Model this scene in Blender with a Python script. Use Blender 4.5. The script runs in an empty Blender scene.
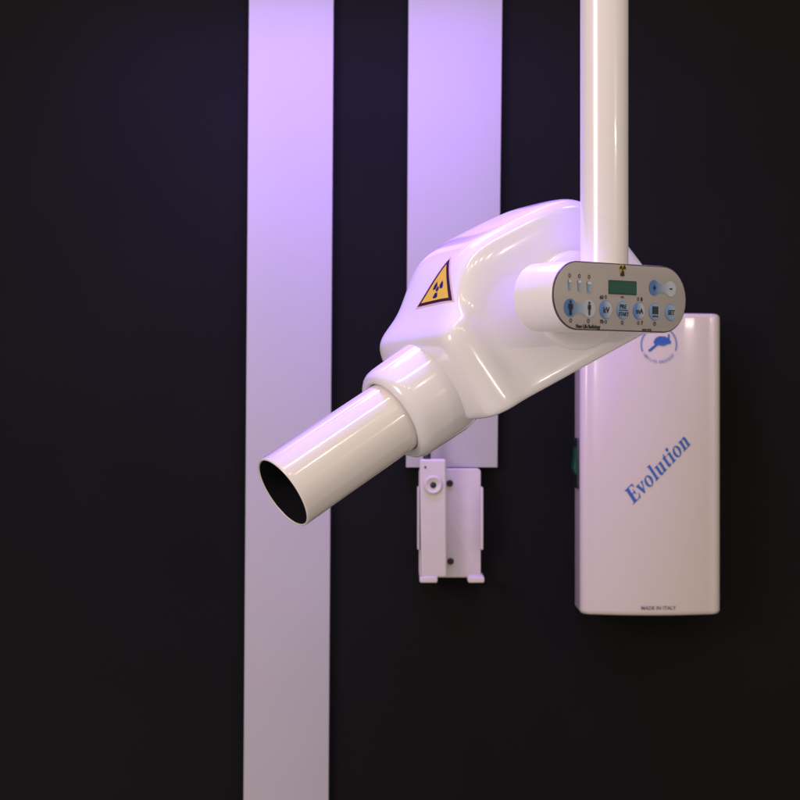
import bpy, bmesh, math, random
import numpy as np
from mathutils import Vector, Matrix
from mathutils.geometry import tessellate_polygon

scene = bpy.context.scene
R = math.radians
S_ = 0.0008          # metres per photo pixel in the plane through the tube head
D = 1.6              # camera distance to that plane

# ------------------------------------------------------------------ camera
cd = bpy.data.cameras.new("camera")
cam = bpy.data.objects.new("camera", cd)
scene.collection.objects.link(cam)
cam.location = (0, -D, 0)
cam.rotation_euler = (R(90), 0, 0)
cd.sensor_width = 36
cd.lens = 90
cd.clip_start = 0.05
cd.clip_end = 100
cd.dof.use_dof = True
cd.dof.focus_distance = D - 0.03
cd.dof.aperture_fstop = 16
scene.camera = cam

# ------------------------------------------------------------------ world, lamps, exposure
w = bpy.data.worlds.new("World")
scene.world = w
w.use_nodes = True
bg = w.node_tree.nodes["Background"]
bg.inputs[0].default_value = (0.92, 0.79, 0.73, 1)
bg.inputs[1].default_value = 0.38
scene.view_settings.view_transform = 'Standard'
scene.view_settings.look = 'None'
scene.view_settings.exposure = 0.42
scene.view_settings.gamma = 1.0
scene.cycles.max_bounces = 8
scene.cycles.use_denoising = True


def lamp(name, loc, target, sx, sy, power, color, along=(1, 0, 0), spread=180):
    ld = bpy.data.lights.new(name, 'AREA')
    ld.shape = 'RECTANGLE'
    ld.size, ld.size_y = sx, sy
    ld.energy = power
    ld.color = color
    ld.spread = R(spread)
    o = bpy.data.objects.new(name, ld)
    scene.collection.objects.link(o)
    d = Vector(target) - Vector(loc)
    o.location = loc
    z = -d.normalized(); x = Vector(along); x = (x - z * x.dot(z)).normalized(); y = z.cross(x)
    o.rotation_euler = Matrix((x, y, z)).transposed().to_euler()
    return o


lamp("purple_wash_lamp", (-0.07, 0.34, 0.50), (-0.07, 0.46, 0.0), 0.50, 0.05, 2.3, (0.32, 0.15, 1.0), spread=130)
lamp("purple_spot_lamp", (-0.18, 0.40, 0.95), (0.06, 0.02, 0.11), 0.25, 0.12, 1.2, (0.24, 0.11, 1.0), spread=34)
lamp("hall_strip_lamp", (0.11, -0.42, 1.35), (0, 0, 0), 1.7, 0.03, 4.0, (1.0, 0.87, 0.72), along=(-0.88, -0.48, 0))
lamp("hall_strip_lamp", (1.4, -1.1, 0.42), (0, 0, 0), 0.22, 0.03, 0.9, (1.0, 0.85, 0.70), along=(-0.88, -0.48, 0))
lamp("hall_soft_lamp", (-1.5, -1.5, 0.55), (0.03, 0, 0.02), 0.7, 0.7, 14.5, (1.0, 0.82, 0.87))
for k in range(6):                      # row of small ceiling downlights in the hall
    lamp("hall_downlight", (-0.35 + 0.30 * k, -1.05, 1.25 - 0.04 * k), (0.05, 0, 0.05), 0.035, 0.035, 0.32, (1.0, 0.88, 0.78))

# ------------------------------------------------------------------ helpers
def V(x, y, z): return Vector((x, y, z))


def at(px, py, y):
    """point at depth y that the photograph shows at pixel px, py (used to measure)"""
    k = S_ * (D + y) / D
    return V((px - 400) * k, y, (400 - py) * k)


def on_plane(px, py, p0, n):
    c = V(0, -D, 0)
    d = V((px - 400) * S_, D, (400 - py) * S_)
    t = (p0 - c).dot(n) / d.dot(n)
    return c + d * t


def obj(name, verts, faces, mat, parent=None, smooth=True, angle=35):
    me = bpy.data.meshes.new(name)
    off = parent_world(parent) if parent else V(0, 0, 0)
    me.from_pydata([tuple(Vector(v) - off) for v in verts], [], faces)
    me.validate()
    bm = bmesh.new(); bm.from_mesh(me)
    bmesh.ops.recalc_face_normals(bm, faces=bm.faces)
    bm.to_mesh(me); bm.free()
    o = bpy.data.objects.new(name, me)
    scene.collection.objects.link(o)
    if mat: me.materials.append(mat)
    if smooth:
        me.polygons.foreach_set('use_smooth', [True] * len(me.polygons))
        me.set_sharp_from_angle(angle=R(angle))
    if parent: o.parent = parent
    return o


def parent_world(p):
    t = V(0, 0, 0)
    while p is not None:
        t += p.location
        p = p.parent
    return t


def thing(name, loc, label, cat, group=None):
    o = bpy.data.objects.new(name, None)
    scene.collection.objects.link(o)
    o.location = loc
    o.empty_display_size = 0.02
    o['label'] = label; o['category'] = cat
    if group: o['group'] = group
    return o


def frame_pt(O, ex, ey, ez):
    return lambda x, y, z: O + ex * x + ey * y + ez * z


def lathe(prof, O, ax, n=96, cap_start=False, cap_end=False):
    """prof: list of (along axis, radius)"""
    ax = ax.normalized()
    e1 = ax.cross(V(0, 0, 1))
    if e1.length < 1e-4: e1 = V(1, 0, 0)
    e1.normalize(); e2 = ax.cross(e1)
    vs, fs = [], []
    for a, r in prof:
        for i in range(n):
            t = 2 * math.pi * i / n
            vs.append(O + ax * a + e1 * (r * math.cos(t)) + e2 * (r * math.sin(t)))
    for k in range(len(prof) - 1):
        for i in range(n):
            j = (i + 1) % n
            fs.append((k * n + i, k * n + j, (k + 1) * n + j, (k + 1) * n + i))
    if cap_start: fs.append(tuple(range(n)))
    if cap_end: fs.append(tuple((len(prof) - 1) * n + i for i in range(n)))
    return vs, fs


def rrect(w, h, r, n=8, cx=0, cy=0):
    pts = []
    for sx, sy, a0 in ((1, 1, 0), (-1, 1, 90), (-1, -1, 180), (1, -1, 270)):
        for i in range(n + 1):
            a = R(a0 + 90 * i / n)
            pts.append((cx + sx * (w / 2 - r) + r * math.cos(a), cy + sy * (h / 2 - r) + r * math.sin(a)))
    return pts


def circle(r, n=32, cx=0, cy=0, ry=None):
    ry = ry or r
    return [(cx + r * math.cos(2 * math.pi * i / n), cy + ry * math.sin(2 * math.pi * i / n)) for i in range(n)]


def inset(pts, d):
    """offset a convex outline inwards by d"""
    n = len(pts); out = []
    for i in range(n):
        p0, p1, p2 = Vector(pts[i - 1]), Vector(pts[i]), Vector(pts[(i + 1) % n])
        e1 = (p1 - p0); e2 = (p2 - p1)
        if e1.length < 1e-9: e1 = e2
        if e2.length < 1e-9: e2 = e1
        e1.normalize(); e2.normalize()
        nn = Vector((-(e1.y + e2.y), e1.x + e2.x))
        nn.normalize()
        c = max(0.5, nn.dot(Vector((-e1.y, e1.x))))
        out.append((p1.x + nn.x * d / c, p1.y + nn.y * d / c))
    return out


def slab(pts, depth, bev, P, steps=4, back=True):
    """extruded outline (counter-clockwise) with a rounded front edge.
    P(x, y, z): z = 0 is the front face, positive z goes back"""
    n = len(pts); vs, fs, rings = [], [], []
    for k in range(steps + 1):
        a = math.pi / 2 * k / steps
        ins = bev * (1 - math.sin(a)); z = bev * (1 - math.cos(a))
        rings.append((inset(pts, ins) if ins > 1e-9 else pts, z))
    rings.append((pts, depth))
    for pp, z in rings:
        vs += [P(x, y, z) for x, y in pp]
    for k in range(len(rings) - 1):
        for i in range(n):
            j = (i + 1) % n
            fs.append((k * n + i, k * n + j, (k + 1) * n + j, (k + 1) * n + i))
    fs.append(tuple(range(n)))
    if back: fs.append(tuple((len(rings) - 1) * n + i for i in range(n)))
    return vs, fs


def join(*parts):
    vs, fs = [], []
    for v, f in parts:
        b = len(vs); vs += list(v); fs += [tuple(b + i for i in q) for q in f]
    return vs, fs


def fill2d(outlines, P, z=0.0):
    """flat shape from an outer outline and holes, mapped by P(x, y, z)"""
    polys = [[Vector((x, y, 0)) for x, y in o] for o in outlines]
    tris = tessellate_polygon(polys)
    flat = [q for o in outlines for q in o]
    return [P(x, y, z) for x, y in flat], [tuple(t) for t in tris]


def text2d(s, size, bold=0.0, cx=0, cy=0, sx=1.0, rot=0.0):
    """(verts2d, faces) of a line of text centred on cx, cy"""
    cu = bpy.data.curves.new("lettering", 'FONT')
    cu.body = s; cu.size = size; cu.offset = bold * size
    cu.align_x = 'CENTER'; cu.resolution_u = 3
    cu.fill_mode = 'BOTH'
    o = bpy.data.objects.new("lettering", cu)
    scene.collection.objects.link(o)
    bpy.context.view_layer.update()
    me = bpy.data.meshes.new_from_object(o)
    vs = [(v.co.x * sx, v.co.y) for v in me.vertices]
    fs = [tuple(p.vertices) for p in me.polygons]
    bpy.data.objects.remove(o); bpy.data.curves.remove(cu); bpy.data.meshes.remove(me)
    y0 = min(v[1] for v in vs); y1 = max(v[1] for v in vs)
    c, sn = math.cos(rot), math.sin(rot)
    out = []
    for x, y in vs:
        y -= (y0 + y1) / 2
        out.append((cx + x * c - y * sn, cy + x * sn + y * c))
    return out, fs


def map2d(vf, P, z=0.0):
    return [P(x, y, z) for x, y in vf[0]], vf[1]


def sweep(pts, r, n=14, cap=True):
    pts = [Vector(p) for p in pts]
    vs, fs = [], []
    up = V(0, 1, 0)
    for i, p in enumerate(pts):
        t = (pts[min(i + 1, len(pts) - 1)] - pts[max(i - 1, 0)]).normalized()
        e1 = t.cross(V(1, 0, 0.01)).normalized(); e2 = t.cross(e1)
        for k in range(n):
            a = 2 * math.pi * k / n
            vs.append(p + e1 * (r * math.cos(a)) + e2 * (r * math.sin(a)))
    for i in range(len(pts) - 1):
        for k in range(n):
            j = (k + 1) % n
            fs.append((i * n + k, i * n + j, (i + 1) * n + j, (i + 1) * n + k))
    if cap:
        fs.append(tuple(range(n))); fs.append(tuple((len(pts) - 1) * n + k for k in range(n)))
    return vs, fs


# ------------------------------------------------------------------ materials
def mat(name, color, rough=0.4, metal=0.0, coat=0.0, var=0.0, vscale=40, bump=0.0, bscale=300, rvar=0.0, spec=0.5):
    m = bpy.data.materials.new(name); m.use_nodes = True
    nt = m.node_tree; b = nt.nodes["Principled BSDF"]
    b.inputs["Base Color"].default_value = (*color, 1)
    b.inputs["Roughness"].default_value = rough
    b.inputs["Metallic"].default_value = metal
    b.inputs["Coat Weight"].default_value = coat
    b.inputs["Coat Roughness"].default_value = 0.06
    b.inputs["Specular IOR Level"].default_value = spec
    tc = nt.nodes.new("ShaderNodeTexCoord")
    if var > 0 or rvar > 0:
        nz = nt.nodes.new("ShaderNodeTexNoise")
        nz.inputs["Scale"].default_value = vscale; nz.inputs["Detail"].default_value = 5
        nt.links.new(tc.outputs["Object"], nz.inputs["Vector"])
    if var > 0:
        rp = nt.nodes.new("ShaderNodeValToRGB")
        rp.color_ramp.elements[0].position = 0.3; rp.color_ramp.elements[1].position = 0.7
        rp.color_ramp.elements[0].color = (*[c * (1 - var) for c in color], 1)
        rp.color_ramp.elements[1].color = (*[min(1, c * (1 + var)) for c in color], 1)
        nt.links.new(nz.outputs["Fac"], rp.inputs["Fac"])
        nt.links.new(rp.outputs["Color"], b.inputs["Base Color"])
    if rvar > 0:
        mr = nt.nodes.new("ShaderNodeMapRange")
        mr.inputs["From Min"].default_value = 0.3; mr.inputs["From Max"].default_value = 0.7
        mr.inputs["To Min"].default_value = max(0, rough - rvar); mr.inputs["To Max"].default_value = rough + rvar
        nt.links.new(nz.outputs["Fac"], mr.inputs["Value"])
        nt.links.new(mr.outputs["Result"], b.inputs["Roughness"])
    if bump > 0:
        n2 = nt.nodes.new("ShaderNodeTexNoise")
        n2.inputs["Scale"].default_value = bscale; n2.inputs["Detail"].default_value = 3
        nt.links.new(tc.outputs["Object"], n2.inputs["Vector"])
        bp = nt.nodes.new("ShaderNodeBump")
        bp.inputs["Strength"].default_value = bump; bp.inputs["Distance"].default_value = 0.002
        nt.links.new(n2.outputs["Fac"], bp.inputs["Height"])
        nt.links.new(bp.outputs["Normal"], b.inputs["Normal"])
    return m


def gradient_mat(name, c0, c1, lo=0.25, hi=0.8, rough=0.35):
    """printed colour running from c0 (left) to c1 (right) of the button"""
    m = bpy.data.materials.new(name); m.use_nodes = True
    nt = m.node_tree; b = nt.nodes["Principled BSDF"]
    tc = nt.nodes.new("ShaderNodeTexCoord"); sp = nt.nodes.new("ShaderNodeSeparateXYZ")
    rp = nt.nodes.new("ShaderNodeValToRGB")
    nt.links.new(tc.outputs["Generated"], sp.inputs[0]); nt.links.new(sp.outputs[0], rp.inputs[0])
    rp.color_ramp.elements[0].position = lo; rp.color_ramp.elements[0].color = (*c0, 1)
    rp.color_ramp.elements[1].position = hi; rp.color_ramp.elements[1].color = (*c1, 1)
    nt.links.new(rp.outputs[0], b.inputs["Base Color"])
    b.inputs["Roughness"].default_value = rough
    return m


M_gloss = mat("glossy_white_plastic", (0.80, 0.77, 0.76), 0.16, coat=0.6, rvar=0.05, vscale=18, bump=0.012, bscale=60)
M_tube = mat("white_lacquered_tube", (0.80, 0.75, 0.69), 0.15, coat=0.6, rvar=0.05, vscale=25, bump=0.015, bscale=90)
M_pipe = mat("white_painted_pipe", (0.80, 0.76, 0.72), 0.22, coat=0.4, rvar=0.06, vscale=25, bump=0.02, bscale=120)
M_house = mat("satin_white_plastic", (0.80, 0.77, 0.78), 0.30, coat=0.2, rvar=0.05, bump=0.02, bscale=200)
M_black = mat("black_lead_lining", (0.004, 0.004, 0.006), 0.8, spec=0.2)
M_wall = mat("charcoal_wall_paint", (0.0042, 0.0042, 0.0040), 0.8, var=0.25, vscale=3.5, bump=0.05, bscale=160, spec=0.14)
M_board = mat("white_display_board", (0.44, 0.42, 0.43), 0.45, var=0.02, vscale=6, bump=0.02, bscale=120)
M_cab = mat("white_cabinet_paint", (0.60, 0.53, 0.475), 0.20, coat=0.4, var=0.015, vscale=9, bump=0.015, bscale=80, rvar=0.05)
M_bracket = mat("white_bracket_plastic", (0.56, 0.51, 0.46), 0.45, var=0.03, bump=0.02)
M_face = mat("warm_grey_panel_film", (0.40, 0.365, 0.335), 0.38, var=0.02, vscale=60, bump=0.02, bscale=900)
M_edge = mat("dark_plum_panel_edge", (0.07, 0.035, 0.055), 0.4)
M_ink = mat("black_print", (0.012, 0.011, 0.012), 0.5)
M_lcd = mat("green_display_glass", (0.004, 0.075, 0.045), 0.15, var=0.12, vscale=300)
M_lcdf = mat("dark_display_frame", (0.012, 0.02, 0.016), 0.35)
M_blue_ink = mat("blue_print", (0.025, 0.10, 0.36), 0.4)
M_blue_pale = mat("faded_blue_print", (0.16, 0.21, 0.42), 0.45)
M_grey_ink = mat("grey_blue_print", (0.13, 0.11, 0.15), 0.5)
M_btn = gradient_mat("blue_to_white_print", (0.085, 0.20, 0.44), (0.50, 0.53, 0.56))
M_btn_pale = gradient_mat("pale_blue_print", (0.16, 0.30, 0.46), (0.34, 0.43, 0.50))
M_btn_wide = gradient_mat("wide_blue_to_white_print", (0.07, 0.17, 0.40), (0.46, 0.50, 0.54), 0.2, 0.75)
M_white_print = mat("white_print", (0.62, 0.60, 0.60), 0.4)
M_yellow = mat("yellow_sticker_film", (0.74, 0.53, 0.055), 0.30, var=0.04, vscale=90, coat=0.3)
M_yellow_print = mat("dull_yellow_print", (0.45, 0.33, 0.05), 0.4)
M_violet_ink = mat("dark_violet_print", (0.022, 0.006, 0.075), 0.4)
M_plum_ink = mat("dark_plum_print", (0.03, 0.006, 0.022), 0.4)
M_tan = mat("cut_sticker_edge", (0.70, 0.48, 0.34), 0.4)
M_rub = mat("black_switch_plastic", (0.01, 0.01, 0.012), 0.4)
M_green = mat("green_rocker_plastic", (0.003, 0.09, 0.045), 0.25)
M_metal = mat("dark_screw_metal", (0.03, 0.028, 0.028), 0.4, metal=0.4)

# ------------------------------------------------------------------ the setting: wall
WY = 0.55
vs, fs = [], []
nx, nz = 2, 2
vs, fs = join(([V(-3, WY, -2.5), V(3, WY, -2.5), V(3, WY, 3), V(-3, WY, 3),
                V(-3, WY + .1, -2.5), V(3, WY + .1, -2.5), V(3, WY + .1, 3), V(-3, WY + .1, 3)],
               [(0, 1, 2, 3), (4, 5, 6, 7), (0, 1, 5, 4), (3, 2, 6, 7), (0, 3, 7, 4), (1, 2, 6, 5)]))
wall = obj("wall", vs, fs, M_wall, smooth=False)
wall['kind'] = 'structure'

# white boards on the wall
def board(x0t, x1t, x0b, x1b, yb_px, zt, zb, label):
    y = WY - 0.012
    # measured at photo rows 183 and yb_px, then run on to zt and zb
    k = S_ * (D + y) / D
    za, zc = (400 - 183) * k, (400 - yb_px) * k
    def line(a, b, z):
        return ((a - 400) + (b - a) * (za - z) / (za - zc)) * k
    corners = [(line(x0t, x0b, zb), zb), (line(x1t, x1b, zb), zb), (line(x1t, x1b, zt), zt), (line(x0t, x0b, zt), zt)]
    root_loc = V((corners[0][0] + corners[1][0]) / 2, WY, zb)
    vs, fs = slab(corners, 0.0115, 0.0012, lambda x, z, d: V(x, y + d, z), steps=2)
    o = obj("display_board", [v - root_loc for v in vs], fs, M_board)
    o.location = root_loc
    o['label'] = label; o['category'] = 'display board'
    return o

board(247.6, 332.4, 244.6, 329.6, 616, 2.4, -1.6, "tall white vertical board on the dark wall, running down behind the open tube end")
kw = S_ * (D + WY - 0.012) / D
board(407.5, 500.5, 406.0, 497.5, 467.5, 2.4, (400 - 467.5) * kw, "white vertical board behind the white tube head, ending above the small wall holder")

# ------------------------------------------------------------------ the X-ray unit
O = at(440, 384.7, 0)
A = V(-0.757, -0.415, -0.517).normalized()      # forward along the cone
S = V(0.47, -0.88, 0.045); S = (S - A * S.dot(A)).normalized()
U = A.cross(S); U = U if U.z > 0 else -U
def H(a, u, s): return O + (A * a + U * u + S * s) * S_

unit = thing("dental_xray_unit", O, "glossy white dental x-ray tube head with open cone, control panel and vertical arm", "x-ray machine")

# --- tube head: smooth surface found along rays from its middle
def lse(vals, k):
    m = np.max(vals, axis=0)
    return m + k * np.log(np.sum(np.exp((vals - m) / k), axis=0))

def plane(p, n, d):
    n = np.array(n, float); n /= np.linalg.norm(n)
    return p @ n - d

def pl(n, pt):
    n = np.array(n, float); n /= np.linalg.norm(n)
    return (n, float(n @ np.array(pt, float)))

MAIN = [pl((0, .145, .985), (0, 0, 78)), pl((0, .145, -.985), (0, 0, -78)),
        pl((-.10, 1, 0), (-64, 117, 0)),
        pl((.68, .735, 0), (-10, 63, 0)),
        pl((1, 0, 0), (2, 0, 0)),
        pl((-1, .10, 0), (-238, 0, 0)),
        pl((-.75, .66, 0), (-224, 90, 0))]
FRONT = [pl((0, .08, .99), (0, 0, 84.5)), pl((0, .08, -.99), (0, 0, -84.5)),
         pl((.22, 1, 0), (0, 61, 0)), pl((1, 0, 0), (11, 0, 0)), pl((-1, 0, 0), (-25, 0, 0))]
UNDER = pl((.10, -1, 0), (0, -38.5, 0))

def head_sdf(p):
    m = lse(np.stack([p @ n - d for n, d in MAIN]), 10.0)
    f = lse(np.stack([p @ n - d for n, d in FRONT]), 8.0)
    q = -lse(np.stack([-m, -f]), 7.0)
    return lse(np.stack([q, p @ UNDER[0] - UNDER[1]]), 3.0)

def head_cast(orig, dirs, tmax=400.0):
    lo = np.zeros(len(dirs)); hi = np.full(len(dirs), tmax)
    for _ in range(44):
        mid = (lo + hi) / 2
        ins = head_sdf(orig + dirs * mid[:, None]) < 0
        lo = np.where(ins, mid, lo); hi = np.where(ins, hi, mid)
    return orig + dirs * lo[:, None]

def build_head():
    n = 110
    C0 = np.array([-95.0, 20.0, 0.0]); scl = np.array([150.0, 68.0, 62.0])
    idx, dirs, faces = {}, [], []
    def vid(v):
        key = tuple(np.round(v, 6))
        if key not in idx:
            idx[key] = len(dirs); dirs.append(v)
        return idx[key]
    g = np.linspace(-1, 1, n + 1)
    for ax in range(3):
        for sg in (-1, 1):
            grid = [[0] * (n + 1) for _ in range(n + 1)]
            for i in range(n + 1):
                for j in range(n + 1):
                    v = np.zeros(3); v[ax] = sg; v[(ax + 1) % 3] = g[i]; v[(ax + 2) % 3] = g[j]
                    grid[i][j] = vid(v)
            for i in range(n):
                for j in range(n):
                    faces.append((grid[i][j], grid[i + 1][j], grid[i + 1][j + 1], grid[i][j + 1]))
    dv = np.array(dirs) * scl
    dv /= np.linalg.norm(dv, axis=1)[:, None]
    P = head_cast(C0, dv)
    return [H(*q) for q in P], faces

hv, hf = build_head()
head = obj("tube_head", hv, hf, M_gloss, unit, angle=180)

# --- warning sticker laid on the sloping face of the head
ST_N = V(.68, .735, 0).normalized()
def sticker_map():
    n3 = (A * ST_N.x + U * ST_N.y).normalized()
    # a point on the sloping face in the middle of the sticker
    q = head_cast(np.array([-60.0, 40.0, 2.0]), np.array([[ST_N.x, ST_N.y, 0.0]]))[0]
    p0 = H(*q)
    return p0, n3
SP0, SN3 = sticker_map()
def drop(points, lift):
    """lay points of the sticker plane onto the head along the face normal"""
    out = []
    d = np.array([[ST_N.x, ST_N.y, 0.0]])
    for p in points:
        r = (p - O) / S_
        l = np.array([r.dot(A), r.dot(U), r.dot(S)]) - 40 * d[0]
        q = head_cast(l, d, 120.0)[0]
        out.append(H(*q) + SN3 * lift)
    return out
tri_px = [(417.6, 307.3), (452.6, 300.6), (450.0, 258.8)]
def head_hit(x, y):
    """where the line of sight through that photo pixel meets the head"""
    c = V(0, -D, 0); d = V((x - 400) * S_, D, (400 - y) * S_)
    ts = np.linspace(.85, 1.1, 4000)
    loc = np.array([[((c + d * t - O) / S_).dot(e) for e in (A, U, S)] for t in ts])
    k = int(np.argmax(head_sdf(loc) < 0))
    return c + d * float(ts[k])
T3 = [head_hit(x, y) for x, y in tri_px]
cen3 = (T3[0] + T3[1] + T3[2]) / 3
def tri_ring(scale, n=14, rounding=0.03):
    c = [cen3 + (p - cen3) * scale for p in T3]
    pts = []
    for i in range(3):
        a, b = c[i], c[(i + 1) % 3]
        for k in range(n): pts.append(a.lerp(b, rounding + (1 - 2 * rounding) * k / (n - 1)))
    return pts
def tri_patch(scale, lift, m=10):
    # triangular grid so that the film follows the curved face
    c = [cen3 + (p - cen3) * scale for p in T3]
    pts, ids, faces = [], {}, []
    for i in range(m + 1):
        for j in range(m + 1 - i):
            ids[(i, j)] = len(pts)
            u, v_ = i / m, j / m
            pts.append(c[0] * (1 - u - v_) + c[1] * u + c[2] * v_)
    for i in range(m):
        for j in range(m - i):
            faces.append((ids[(i, j)], ids[(i + 1, j)], ids[(i, j + 1)]))
            if i + j < m - 1: faces.append((ids[(i + 1, j)], ids[(i + 1, j + 1)], ids[(i, j + 1)]))
    return drop(pts, lift), faces
v1, f1 = tri_patch(1.10, 0.00025)
stk = obj("warning_sticker", v1, f1, M_tan, head, angle=180)
stk.data.materials.append(M_plum_ink); stk.data.materials.append(M_yellow); stk.data.materials.append(M_violet_ink)
def add_layer(vf, slot):
    """adds a printed layer to the sticker mesh"""
    off = parent_world(stk)
    bm = bmesh.new(); bm.from_mesh(stk.data)
    bv = [bm.verts.new(Vector(p) - off) for p in vf[0]]
    for f in vf[1]:
        try:
            ff = bm.faces.new([bv[i] for i in f]); ff.material_index = slot; ff.smooth = True
            ff.normal_update()
            if ff.normal.dot(SN3) < 0: ff.normal_flip()
        except ValueError: pass
    bm.to_mesh(stk.data); bm.free()
add_layer(tri_patch(1.00, 0.00040), 1)
add_layer(tri_patch(0.80, 0.00055), 2)
ey3 = (T3[2] - (T3[0] + T3[1]) / 2); tri_h = ey3.length; ey3.normalize()
ex3 = (T3[1] - T3[0]).normalized()
def trefoil():
    parts = []
    c0 = cen3 - ey3 * tri_h * 0.02
    Rr = tri_h * 0.205
    P = lambda x, y: c0 + ex3 * x * 0.95 + ey3 * y
    pts = [P(x, y) for x, y in circle(Rr * 0.27, 16)]
    parts.append((drop(pts, 0.0007), [tuple(range(16))]))
    for k in range(3):
        a0 = R(-90 + 120 * k)
        arc = []
        for i in range(9): t = a0 + R(-29 + 58 * i / 8); arc.append((Rr * math.cos(t), Rr * math.sin(t)))
        for i in range(5): t = a0 + R(29 - 58 * i / 4); arc.append((Rr * .42 * math.cos(t), Rr * .42 * math.sin(t)))
        parts.append((drop([P(x, y) for x, y in arc], 0.0007), [tuple(range(14))]))
    return join(*parts)
add_layer(trefoil(), 3)

# --- collar and cone
px = S_
col = [(-12, 49), (6, 51.6), (14, 51.4), (36, 50.9), (50, 50.3), (54, 50.0),
       (58, 49.2), (61.2, 47.6), (63.4, 45.6), (64.6, 43.4), (64.8, 41.0), (64.2, 38.9), (62, 37.7), (30, 37.6)]
vs, fs = lathe([(a * px, r * px) for a, r in col], O, A, 144)
collar = obj("collar", vs, fs, M_gloss, unit, angle=60)
con = [(30, 36.7), (100, 37.3), (196, 38.1), (200.5, 38.3), (202.2, 38.1), (203, 37.5), (203, 36.4), (202, 35.8)]
vs, fs = lathe([(a * px, r * px) for a, r in con], O, A, 144)
cone = obj("cone", vs, fs, M_tube, unit, angle=60)
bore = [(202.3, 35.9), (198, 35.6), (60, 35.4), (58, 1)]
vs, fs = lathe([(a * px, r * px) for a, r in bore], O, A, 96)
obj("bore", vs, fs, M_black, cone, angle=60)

# --- pivot boss on the side of the head
PB = H(-139, 10, 68)
boss = [(0, 51), (8, 51), (13, 50.3), (15.5, 48.6), (17, 46), (17.5, 43), (17.5, 30), (17.8, 28), (38, 28), (38, 1)]
vs, fs = lathe([(a * px, r * px) for a, r in boss], PB, S, 128)
obj("pivot_boss", vs, fs, M_gloss, unit, angle=50)

# --- control panel housing
PH = R(40)
N = V(math.sin(PH), -math.cos(PH), 0)
EX = V(math.cos(PH), math.sin(PH), 0)
EZ = V(0, 0, 1)
PY = -58 * px
PC = at(619, 297.4, PY)
def PP(x, y, z): return PC + EX * x + EZ * y - N * z           # z goes back from the film
def loc2(pxx, pyy):
    q = on_plane(pxx, pyy, PC, N) - PC
    return q.dot(EX), q.dot(EZ)
HW, HH = loc2(686.2, 298)[0] - loc2(552.8, 298)[0], 66.5 * px
PC = PC + EX * ((loc2(686.2, 298)[0] + loc2(552.8, 298)[0]) / 2)
HL = 52 * px
vs, fs = slab(rrect(HW, HH, HH / 2 - 0.0002, 20), HL, 0.0012, lambda x, y, z: PP(x, y, z + 0.0012), steps=3)
house = obj("control_housing", vs, fs, M_house, unit, angle=40)
ew, eh = HW - 0.0006, HH - 0.0006
vs, fs = slab(rrect(ew, eh, eh / 2 - 0.0002, 20), 0.0012, 0.0004, PP, steps=2)
obj("panel_edge", vs, fs, M_edge, house)
fw, fh = HW - 0.0024, HH - 0.0024
vs, fs = slab(rrect(fw, fh, fh / 2 - 0.0002, 20), 0.0006, 0.0002, lambda x, y, z: PP(x, y, z - 0.0004), steps=2)
obj("faceplate", vs, fs, M_face, house)
Z1, Z2, Z3 = -0.0008, -0.0012, -0.0015     # layers standing proud of the film

def rp(X, Y): return loc2(550 + X * .1875, 250 + Y * .1875)
def rectpts(cx, cy, w_, h_): return [(cx - w_ / 2, cy - h_ / 2), (cx + w_ / 2, cy - h_ / 2), (cx + w_ / 2, cy + h_ / 2), (cx - w_ / 2, cy + h_ / 2)]
u_ = .97 * px
ink, whitep = [], []
def button(X, Y, r, m, name="button"):
    x, y = rp(X, Y)
    vs, fs = slab(circle(r * 1.07, 40, x, y), 0.0004, 0.0002, lambda a, b, c: PP(a, b, c + Z1), steps=2)
    b = obj("button_rim", vs, fs, M_blue_pale, house)
    vs, fs = slab(circle(r, 40, x, y), 0.0004, 0.0002, lambda a, b, c: PP(a, b, c + Z2), steps=2)
    b2 = obj(name, vs, fs, m, house)
    return x, y
def ink_text(s, X, Y, size, bold=0.02, sx=1.0, z=Z1):
    x, y = rp(X, Y)
    ink.append(map2d(text2d(s, size * u_, bold, x, y, sx), PP, z))
def ink_rect(x, y, w_, h_, z):
    ink.append(([PP(a, b, z) for a, b in rectpts(x, y, w_, h_)], [(0, 1, 2, 3)]))
def ink_ring(X, Y, r, z=Z1):
    x, y = rp(X, Y)
    n = 20
    o_, i_ = circle(r * .85, n, x, y, r), circle(r * .5, n, x, y, r * .62)
    ink.append(([PP(a, b, z) for a, b in o_ + i_], [(k, (k + 1) % n, n + (k + 1) % n, n + k) for k in range(n)]))
def person_icon(x, y, h, wide, z):
    """pictogram of a standing figure"""
    ink.append(([PP(a, b, z) for a, b in circle(h * .10, 14, x, y + h * .40)], [tuple(range(14))]))
    ww = h * (.40 if wide else .30)
    ink_rect(x, y + h * .10, ww * .62, h * .34, z)
    for s in (-1, 1):
        ink_rect(x + s * ww * .44, y + h * .09, ww * .19, h * .36, z)
        ink_rect(x + s * ww * .17, y - h * .29, ww * .25, h * .42, z)

BR = 8.0 * u_
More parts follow.
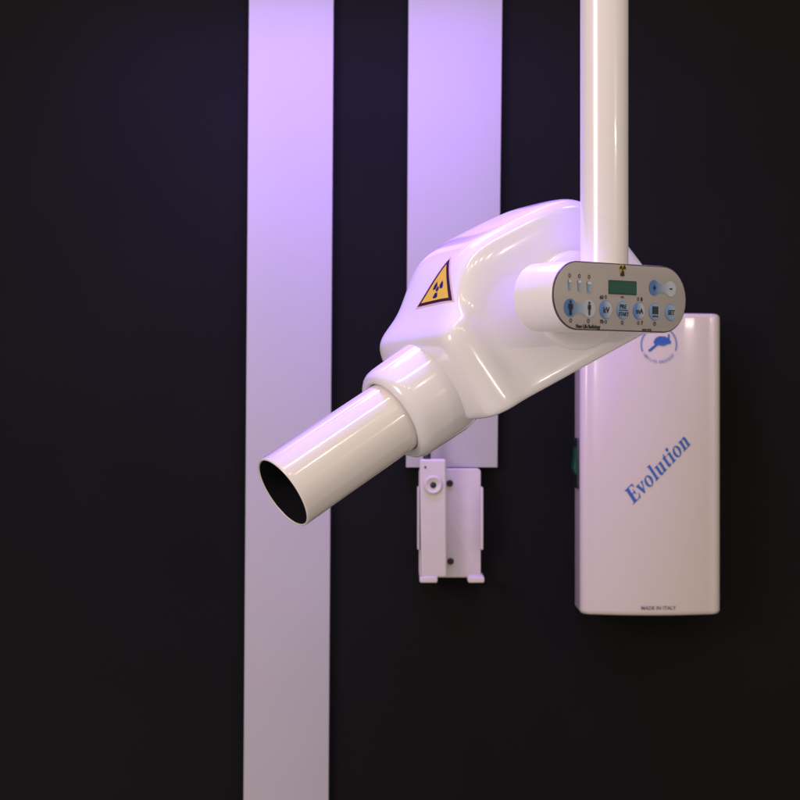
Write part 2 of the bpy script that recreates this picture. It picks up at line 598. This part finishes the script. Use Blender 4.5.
# paired keys: a blue bridge between two round keys
def pair(Xa, Ya, Xb, Yb, r, icon):
    xa, ya = rp(Xa, Ya); xb, yb = rp(Xb, Yb)
    pts = []
    nA = 18
    for k in range(nA + 1): t = R(40 + 280 * k / nA); pts.append((xa + r * math.cos(t), ya + r * math.sin(t)))
    mx, my = (xa + xb) / 2, (ya + yb) / 2
    pts.append((mx, my - r * .50))
    for k in range(nA + 1): t = R(220 + 280 * k / nA); pts.append((xb + r * math.cos(t), yb + r * math.sin(t)))
    pts.append((mx, my + r * .50))
    vs, fs = fill2d([pts], PP, Z1)
    v2, f2 = fill2d([pts], PP, Z1 + 0.0004)
    n = len(pts)
    vs2, fs2 = join((vs, fs), (v2, f2))
    fs2 += [(k, (k + 1) % n, n + (k + 1) % n, n + k) for k in range(n)]
    obj("double_button", vs2, fs2, M_btn_wide, house)
    return (xa, ya), (xb, yb)
(pa, pb) = pair(105, 308, 205, 312, 8.9 * u_, 'p')
person_icon(pa[0], pa[1], 14.5 * u_, True, Z2)
person_icon(pb[0], pb[1], 13.5 * u_, False, Z2)
(ma, mb) = pair(553, 202, 640, 208, 7.9 * u_, 'm')
ink_rect(ma[0], ma[1], 4.6 * u_, 1.3 * u_, Z2)
ink_rect(ma[0], ma[1] + 1.7 * u_, 1.3 * u_, 2.0 * u_, Z2); ink_rect(ma[0], ma[1] - 1.7 * u_, 1.3 * u_, 2.0 * u_, Z2)
ink_rect(mb[0], mb[1], 4.2 * u_, 1.3 * u_, Z2)
for X, Y, r, m in ((294, 318, 8.7, M_btn), (385, 321, 8.6, M_btn_pale), (471, 325, 8.4, M_btn), (555, 329, 8.3, M_btn_pale), (640, 333, 8.1, M_btn_pale)):
    button(X, Y, r * u_, m)
ink_text("kV", 294, 320, 8.0, 0.03, z=Z3)
ink_text("PRE", 383, 302, 6.0, 0.03, z=Z3)
ink_text("START", 386, 342, 5.4, 0.03, .9, z=Z3)
x, y = rp(385, 322); ink_rect(x, y, 13 * u_, 0.8 * u_, Z3)
ink_text("mA", 471, 326, 7.2, 0.03, z=Z3)
x, y = rp(555, 322)
for k in range(4): ink_rect(x + (k - 1.5) * 2.3 * u_, y, 1.8 * u_, 8 * u_, Z3)
for k in range(3): ink_rect(x + (k - 1) * 2.9 * u_, y - 6.2 * u_, 2.2 * u_, 1.6 * u_, Z3)
ink_text("SET", 640, 334, 6.6, 0.03, z=Z3)
# indicator lamps, tooth pictograms
for k, (X, Y) in enumerate(((101, 136), (153, 139), (205, 143))):
    ink_ring(X, Y, 2.0 * u_)
    x, y = rp(X, Y + 50 + 2 * k)
    r = (2.1 + .5 * k) * u_
    out = [(x - r, y + 5.2 * u_), (x + r, y + 5.2 * u_), (x + r * 1.1, y + 0.5 * u_), (x + r * .75, y - 6 * u_), (x, y - (3 + k) * u_), (x - r * .6, y - 6 * u_), (x - r * 1.05, y)]
    vs, fs = fill2d([list(reversed(out))], PP, Z1)
    obj("tooth_symbol", vs, fs, M_btn_pale, house)
    whitep.append(map2d((rectpts(x, y + 3.8 * u_, r * 1.7, 2.6 * u_), [(0, 1, 2, 3)]), PP, Z2))
for X, Y in ((107, 376), (201, 379), (382, 388), (555, 394)): ink_ring(X, Y, 2.1 * u_)
ink_text("60", 272, 252, 5.4, 0.03); ink_ring(294, 251, 1.8 * u_)
ink_text("70", 272, 383, 5.4, 0.03); ink_ring(294, 383, 1.8 * u_)
ink_text("8", 485, 263, 5.4, 0.03); ink_ring(467, 262, 1.8 * u_)
ink_text("7", 487, 390, 5.4, 0.03); ink_ring(468, 390, 1.8 * u_)
ink_text("sec", 383, 252, 3.8, 0.02)
ink_text("New Life Radiology", 200, 411, 5.0, 0.045, .86)
ink_text("MOD 9720", 513, 427, 2.9, 0.05, 1.0)
# radiation mark
x, y = rp(383, 106)
vs, fs = slab(circle(4.6 * u_, 24, x, y + .8 * u_), 0.0004, 0.0002, lambda a, b, c: PP(a, b, c + Z1 + .0001), steps=1)
obj("radiation_mark", vs, fs, M_yellow_print, house)
ink.append(([PP(a, b, Z2) for a, b in circle(1.1 * u_, 12, x, y + .8 * u_)], [tuple(range(12))]))
for k in range(3):
    a0 = R(-90 + 120 * k); arc = []
    for i in range(7): t = a0 + R(-30 + 10 * i); arc.append((x + 4.5 * u_ * math.cos(t), y + .8 * u_ + 4.5 * u_ * math.sin(t)))
    for i in range(4): t = a0 + R(30 - 20 * i); arc.append((x + 1.7 * u_ * math.cos(t), y + .8 * u_ + 1.7 * u_ * math.sin(t)))
    ink.append(([PP(a, b, Z2) for a, b in arc], [tuple(range(11))]))
ink_rect(x, y - 5.0 * u_, 5.6 * u_, 2.6 * u_, Z1)
# display
xa, ya = rp(309, 157); xb, yb = rp(458, 244)
dcx, dcy, dw, dh = (xa + xb) / 2, (ya + yb) / 2, abs(xb - xa), abs(ya - yb) - 1.0 * u_
vs, fs = slab(rrect(dw, dh, 0.0006, 4, dcx, dcy), 0.0005, 0.0003, lambda a, b, c: PP(a, b, c + Z1 - .0002), steps=2)
obj("display_frame", vs, fs, M_lcdf, house)
vs, fs = slab(rrect(dw - 1.6 * u_, dh - 1.6 * u_, 0.0004, 4, dcx, dcy), 0.0004, 0.0001, lambda a, b, c: PP(a, b, c + Z1 - .0004), steps=1)
disp = obj("display", vs, fs, M_lcd, house)
seg = []
obj("printed_lettering", *join(*ink), M_ink, house, smooth=False)
obj("printed_highlights", *join(*whitep), M_white_print, house, smooth=False)

# --- vertical arm
PA = on_plane(604.3, 300, PC - N * (27 * px), N)
ac = PA.copy()
AR = 24.0 * px * (D + PA.y) / D
ac.z = PC.z
zt = 1.2
vs, fs = lathe([(HH * .40, AR), (HH * .5 + .001, AR), (0.1, AR), (zt, AR), (zt, .001)], ac, V(0, 0, 1), 96)
arm = obj("vertical_arm", vs, fs, M_pipe, unit, angle=60)

# ------------------------------------------------------------------ generator cabinet on the wall, right
BY = 0.472
kb = S_ * (D + BY) / D
kf = S_ * (D + BY + 0.013) / D
bx0, bx1 = (580.3 - 400) * kf, (721.0 - 400) * kf
bz0, bz1 = (400 - 616) * kb, (400 - 313.0) * kb
bcx, bw = (bx0 + bx1) / 2, bx1 - bx0
bcz, bh = (bz0 + bz1) / 2, bz1 - bz0
def bow(x): return 0.016 * ((x - bcx) / (bw / 2)) ** 2
def box_shell():
    # stacked bowed outlines: the front bows out, the corners are rounded
    n = 26; er = 0.010
    vs, fs, rings = [], [], []
    def section(ins):
        pts = []
        hw = bw / 2 - ins
        fr = []
        for i in range(n + 1):
            t = -1 + 2 * i / n
            fr.append((bcx + t * (hw - er), BY + bow(bcx + t * (hw - er)) + ins))
        yl = fr[0][1]
        left = [(bcx - hw + er - er * math.sin(R(a)), yl + er - er * math.cos(R(a))) for a in (80, 70, 60, 50, 40, 30, 20, 10)]
        right = [(bcx + hw - er + er * math.sin(R(a)), yl + er - er * math.cos(R(a))) for a in (10, 20, 30, 40, 50, 60, 70, 80)]
        return [(bcx - hw, WY - .001)] + [(bcx - hw, yl + er)] + left + fr + right + [(bcx + hw, yl + er), (bcx + hw, WY - .001)]
    zr = 0.005
    levels = []
    for k in range(6):
        a = math.pi / 2 * k / 5
        levels.append((bz0 + zr * (1 - math.sin(a)), zr * (1 - math.cos(a))))
    levels = [(z, i) for z, i in levels][::-1]
    top = [(bz1 - zr * (1 - math.sin(math.pi / 2 * k / 5)), zr * (1 - math.cos(math.pi / 2 * k / 5))) for k in range(6)]
    seq = levels + top
    seq = [(z, i) for z, i in sorted(seq)]
    m = None
    for z, ins in seq:
        s_ = section(ins); m = len(s_)
        vs += [V(x, y, z) for x, y in s_]
    for k in range(len(seq) - 1):
        for i in range(m - 1):
            fs.append((k * m + i, k * m + i + 1, (k + 1) * m + i + 1, (k + 1) * m + i))
        fs.append((k * m + m - 1, k * m, (k + 1) * m, (k + 1) * m + m - 1))
    fs.append(tuple(range(m))); fs.append(tuple((len(seq) - 1) * m + i for i in range(m)))
    return vs, fs
cab = thing("generator_cabinet", V(bcx, WY, bz0), "white wall cabinet with bowed front, blue Evolution lettering and green side switch", "cabinet")
vs, fs = box_shell()
shell = obj("cabinet_shell", vs, fs, M_cab, cab, angle=40)

def BP(x, z, d=0.0): return V(x, BY + bow(x) - 0.0004 - d, z)
def bpx(x, y):
    p = at(x, y, BY); return p.x, p.z

# serif bold italic lettering drawn as outlines, 1000 units per em
def ell(cx, cy, rx, ry, n=28): return [(cx + rx * math.cos(2 * math.pi * i / n), cy + ry * math.sin(2 * math.pi * i / n)) for i in range(n)]
G = {
 'E': (610, [[[(20, 0), (560, 0), (600, 190), (565, 195), (520, 90), (440, 40), (300, 38), (285, 60), (285, 320), (360, 318), (410, 290), (425, 230), (460, 230), (460, 450), (425, 450), (405, 385), (360, 362), (285, 360), (285, 630), (420, 630), (500, 600), (535, 500), (570, 505), (555, 670), (20, 670), (20, 640), (90, 625), (110, 590), (110, 80), (90, 42), (20, 30)]]]),
 'v': (460, [[[(190, -12), (240, -12), (400, 330), (430, 400), (455, 420), (455, 450), (300, 450), (300, 420), (350, 405), (350, 370), (265, 160), (180, 370), (180, 405), (220, 420), (220, 450), (0, 450), (0, 420), (35, 400)]]]),
 'o': (500, [[ell(240, 225, 225, 238), list(reversed(ell(240, 225, 95, 200)))]]),
 'l': (290, [[[(15, 0), (270, 0), (270, 28), (225, 45), (215, 80), (215, 690), (15, 690), (15, 660), (70, 645), (80, 610), (80, 80), (65, 45), (15, 28)]]]),
 'u': (560, [[[(15, 450), (15, 420), (65, 405), (75, 370), (75, 120), (95, 30), (165, -10), (260, -10), (330, 60), (335, 0), (530, 0), (530, 28), (485, 45), (475, 80), (475, 450), (275, 450), (275, 420), (330, 405), (340, 370), (340, 110), (290, 55), (240, 50), (210, 90), (210, 450)]]]),
 't': (320, [[[(15, 410), (75, 410), (75, 90), (100, 10), (170, -12), (250, 15), (310, 90), (290, 110), (250, 70), (222, 70), (210, 100), (210, 410), (295, 410), (295, 450), (210, 450), (210, 590), (185, 590), (120, 490), (15, 435)]]]),
 'i': (290, [[[(15, 0), (270, 0), (270, 28), (225, 45), (215, 80), (215, 450), (15, 450), (15, 420), (70, 405), (80, 370), (80, 80), (65, 45), (15, 28)]], [ell(148, 595, 78, 78)]]),
 'n': (560, [[[(15, 0), (270, 0), (270, 28), (225, 45), (215, 80), (215, 345), (260, 395), (310, 398), (340, 360), (340, 80), (330, 45), (285, 28), (285, 0), (535, 0), (535, 28), (485, 45), (475, 80), (475, 340), (450, 425), (385, 460), (290, 450), (215, 390), (210, 450), (15, 450), (15, 420), (70, 405), (80, 370), (80, 80), (65, 45), (15, 28)]]]),
}
def serif_word(word, x0, z0, em, ang, sx=1.0, shear=.27):
    c, s = math.cos(ang), math.sin(ang); pen = 0; parts = []
    for ch in word:
        adv, shapes = G[ch]
        for outl in shapes:
            mapped = []
            for o_ in outl:
                q = []
                for x, y in o_:
                    X = (pen + x + y * shear) * sx * em / 1000; Y = y * em / 1000
                    q.append((x0 + X * c - Y * s, z0 + X * s + Y * c))
                mapped.append(q)
            parts.append(fill2d(mapped, lambda x, y, z: BP(x, y, z), 0.0))
        pen += adv + 15
    return join(*parts), pen
x0, z0 = bpx(633.0, 505.0)
emE = 23.5 * kb
wv, pen = serif_word("Evolution", x0, z0, emE, R(46), sx=83.0 * kb / (4.12 * emE))
obj("blue_lettering", *wv, M_blue_ink, cab, smooth=False)

# round emblem
ex0, ez0 = bpx(659.0, 344.5)
er_ = 18.2 * kb
def arc_band(r0, r1, a0, a1, n=20):
    o_ = [(ex0 + r1 * math.cos(R(a0 + (a1 - a0) * k / n)), ez0 + r1 * math.sin(R(a0 + (a1 - a0) * k / n))) for k in range(n + 1)]
    i_ = [(ex0 + r0 * math.cos(R(a0 + (a1 - a0) * k / n)), ez0 + r0 * math.sin(R(a0 + (a1 - a0) * k / n))) for k in range(n + 1)]
    return [BP(x, z) for x, z in o_ + i_], [(k, k + 1, n + 1 + k + 1, n + 1 + k) for k in range(n)]
parts = [arc_band(er_ * .93, er_ * 1.02, -20, 66), arc_band(er_ * .93, er_ * 1.02, 114, 203)]
word = "NEW LIFE RADIOLOGY"
for i, ch in enumerate(word):
    if ch == ' ': continue
    a = 216 + (324 - 216) * i / (len(word) - 1)
    t = text2d(ch, 4.3 * kb, 0.0, ex0 + er_ * .96 * math.cos(R(a)), ez0 + er_ * .96 * math.sin(R(a)), .9, R(a + 90))
    parts.append(map2d(t, lambda x, y, z: BP(x, y, z)))
obj("emblem_ring", *join(*parts), M_blue_pale, cab, smooth=False)
def emb(pts): return [bpx(630 + x * .075, 325 + y * .075) for x, y in pts]
body = emb([(245, 330), (330, 262), (312, 225), (340, 175), (385, 150), (470, 152), (505, 175), (508, 120), (530, 118), (532, 195), (552, 225), (545, 250), (500, 258), (455, 280), (400, 275), (375, 268), (285, 345), (262, 358), (245, 345)])
obj("emblem_figure", *fill2d([list(reversed(body))], lambda x, y, z: BP(x, y, z)), M_blue_ink, cab, smooth=False)
mx_, mz_ = bpx(658.5, 608.0)
obj("maker_lettering", *map2d(text2d("MADE IN ITALY", 5.0 * kb, 0.02, mx_, mz_, 1.02), lambda x, y, z: BP(x, y, z)), M_grey_ink, cab, smooth=False)

# rocker switch on the left side
sw0, sw1 = (400 - 439) * kb, (400 - 490) * kb
sx_ = bx0
sy0, sy1 = BY + 0.024, BY + 0.066
swz, swh = (sw0 + sw1) / 2, sw0 - sw1
syc = (sy0 + sy1) / 2
vs, fs = slab(rrect(sy1 - sy0, swh, 0.003, 4, 0, 0), 0.006, 0.001, lambda a, b, c: V(sx_ - 0.0025 + c, syc + a, swz + b), steps=2)
sw = obj("switch_housing", vs, fs, M_rub, cab)
prof = [(-.013, 0.0), (-.013, .004), (-.002, .0125), (.006, .0085), (.016, .002), (.016, 0)]
def rocker():
    vs, fs = [], []
    for yy in (sy0 + .006, sy1 - .006):
        vs += [V(sx_ - 0.0022 - d, yy, swz + .002 + b) for b, d in [(-.013, 0), (-.013, .0012), (-.007, .0032), (.004, .0016), (.015, .0008), (.015, 0)]]
    n = 6
    fs = [tuple(range(n)), tuple(range(n, 2 * n))] + [(k, (k + 1) % n, n + (k + 1) % n, n + k) for k in range(n)]
    return vs, fs
obj("rocker", *rocker(), M_green, sw, angle=20)

# ------------------------------------------------------------------ wall holder and handset
HY = WY - 0.022
kh = S_ * (D + HY) / D
def hp(x, y): return ((x - 400) * kh, (400 - y) * kh)
hold = thing("handset_holder", V(hp(450, 578)[0], WY, hp(450, 578)[1]), "small white wall bracket with two dark screws holding the handset", "wall holder")
def px_rect(x0, y0, x1, y1, r, n=6):
    a, b = hp(x0, y1), hp(x1, y0)
    return rrect(b[0] - a[0], b[1] - a[1], r * kh, n, (a[0] + b[0]) / 2, (a[1] + b[1]) / 2)
def WP(y0): return lambda x, z, d: V(x, y0 + d, z)
vs, fs = slab(px_rect(419, 468.5, 480.8, 577.5, 4), WY - .001 - HY, 0.001, WP(HY), steps=3)
obj("back_plate", vs, fs, M_bracket, hold)
for x0, x1 in ((417.3, 419.6), (480.2, 482.8)):
    vs, fs = slab(px_rect(x0, 487, x1, 549, 1), WY - .001 - HY + .012, 0.0008, WP(HY - .012), steps=3)
    obj("side_flange", vs, fs, M_bracket, hold)
for x0, x1 in ((419.4, 437), (467, 483.2)):
    vs, fs = slab(px_rect(x0, 574.2, x1, 580.2, 1.8), WY - .001 - HY + .03, 0.001, WP(HY - .030), steps=3)
    obj("foot_ledge", vs, fs, M_bracket, hold)
for x, y in ((449.8, 483.2), (450.6, 561.3)):
    c = hp(x, y)
    vs, fs = lathe([(0, 3.4 * kh), (.0015, 3.2 * kh), (.0022, 2.4 * kh), (.0022, 1.1 * kh), (.0012, 1.0 * kh), (.0012, 0.00001)], V(c[0], HY - .0002, c[1]), V(0, -1, 0), 24)
    obj("screw", vs, fs, M_metal, hold)

YH = HY - 0.026
kh = S_ * (D + YH) / D
c0 = hp(432, 578)
hand = thing("exposure_handset", V(c0[0], HY, c0[1]), "slim white handset with round dark-centred button, resting in the wall bracket", "handset")
a = [hp(421.2, 577.5), hp(446.6, 577.5), hp(446.0, 459.3), hp(419.6, 459.3)]
def round_poly(pts, r, n=5):
    out = []
    m = len(pts)
    for i in range(m):
        p0, p1, p2 = Vector(pts[i - 1]), Vector(pts[i]), Vector(pts[(i + 1) % m])
        d0 = (p0 - p1).normalized(); d1 = (p2 - p1).normalized()
        for k in range(n + 1):
            t = k / n
            q = (p1 + d0 * r) * (1 - t) ** 2 + p1 * 2 * t * (1 - t) + (p1 + d1 * r) * t ** 2
            out.append((q.x, q.y))
    return out
vs, fs = slab(round_poly(a, 3.0 * kh), HY - YH - .0005, 0.0022, WP(YH), steps=5)
obj("handset_body", vs, fs, M_bracket, hand)
c = hp(433.2, 485)
vs, fs = lathe([(0, 9.6 * kh), (.0012, 9.4 * kh), (.0024, 8.4 * kh), (.0026, 7.4 * kh), (.0018, 6.4 * kh), (.0016, 3.4 * kh), (.0014, 3.0 * kh)], V(c[0], YH - .0001, c[1]), V(0, -1, 0), 40)
ringo = obj("button_ring", vs, fs, M_bracket, hand)
vs, fs = lathe([(.0005, 3.3 * kh), (.002, 3.1 * kh), (.0026, 2.2 * kh), (.0028, 0.00001)], V(c[0], YH - .0001, c[1]), V(0, -1, 0), 24)
obj("push_button", vs, fs, M_rub, ringo)
c = hp(425.3, 467.3)
vs, fs = lathe([(0, 1.2 * kh), (.0005, 1.0 * kh), (.0006, 0.00001)], V(c[0], YH - .0001, c[1]), V(0, -1, 0), 16)
obj("indicator_lamp", vs, fs, M_violet_ink, hand)
cx_, cz_ = hp(427.2, 459.3)
yc = (YH + HY) / 2
cordp = [V(cx_, yc, cz_ - .002)]
for k in range(1, 13):
    t = k / 12
    cordp.append(V(cx_ + .004 * t * t, yc + (WY - .0 - yc) * max(0, (t - .5) / .5) ** 2, cz_ + .055 * math.sin(min(1, t * 1.02) * math.pi / 2)))
obj("cord", *sweep(cordp, 3.9 * kh), M_rub, hand, angle=60)
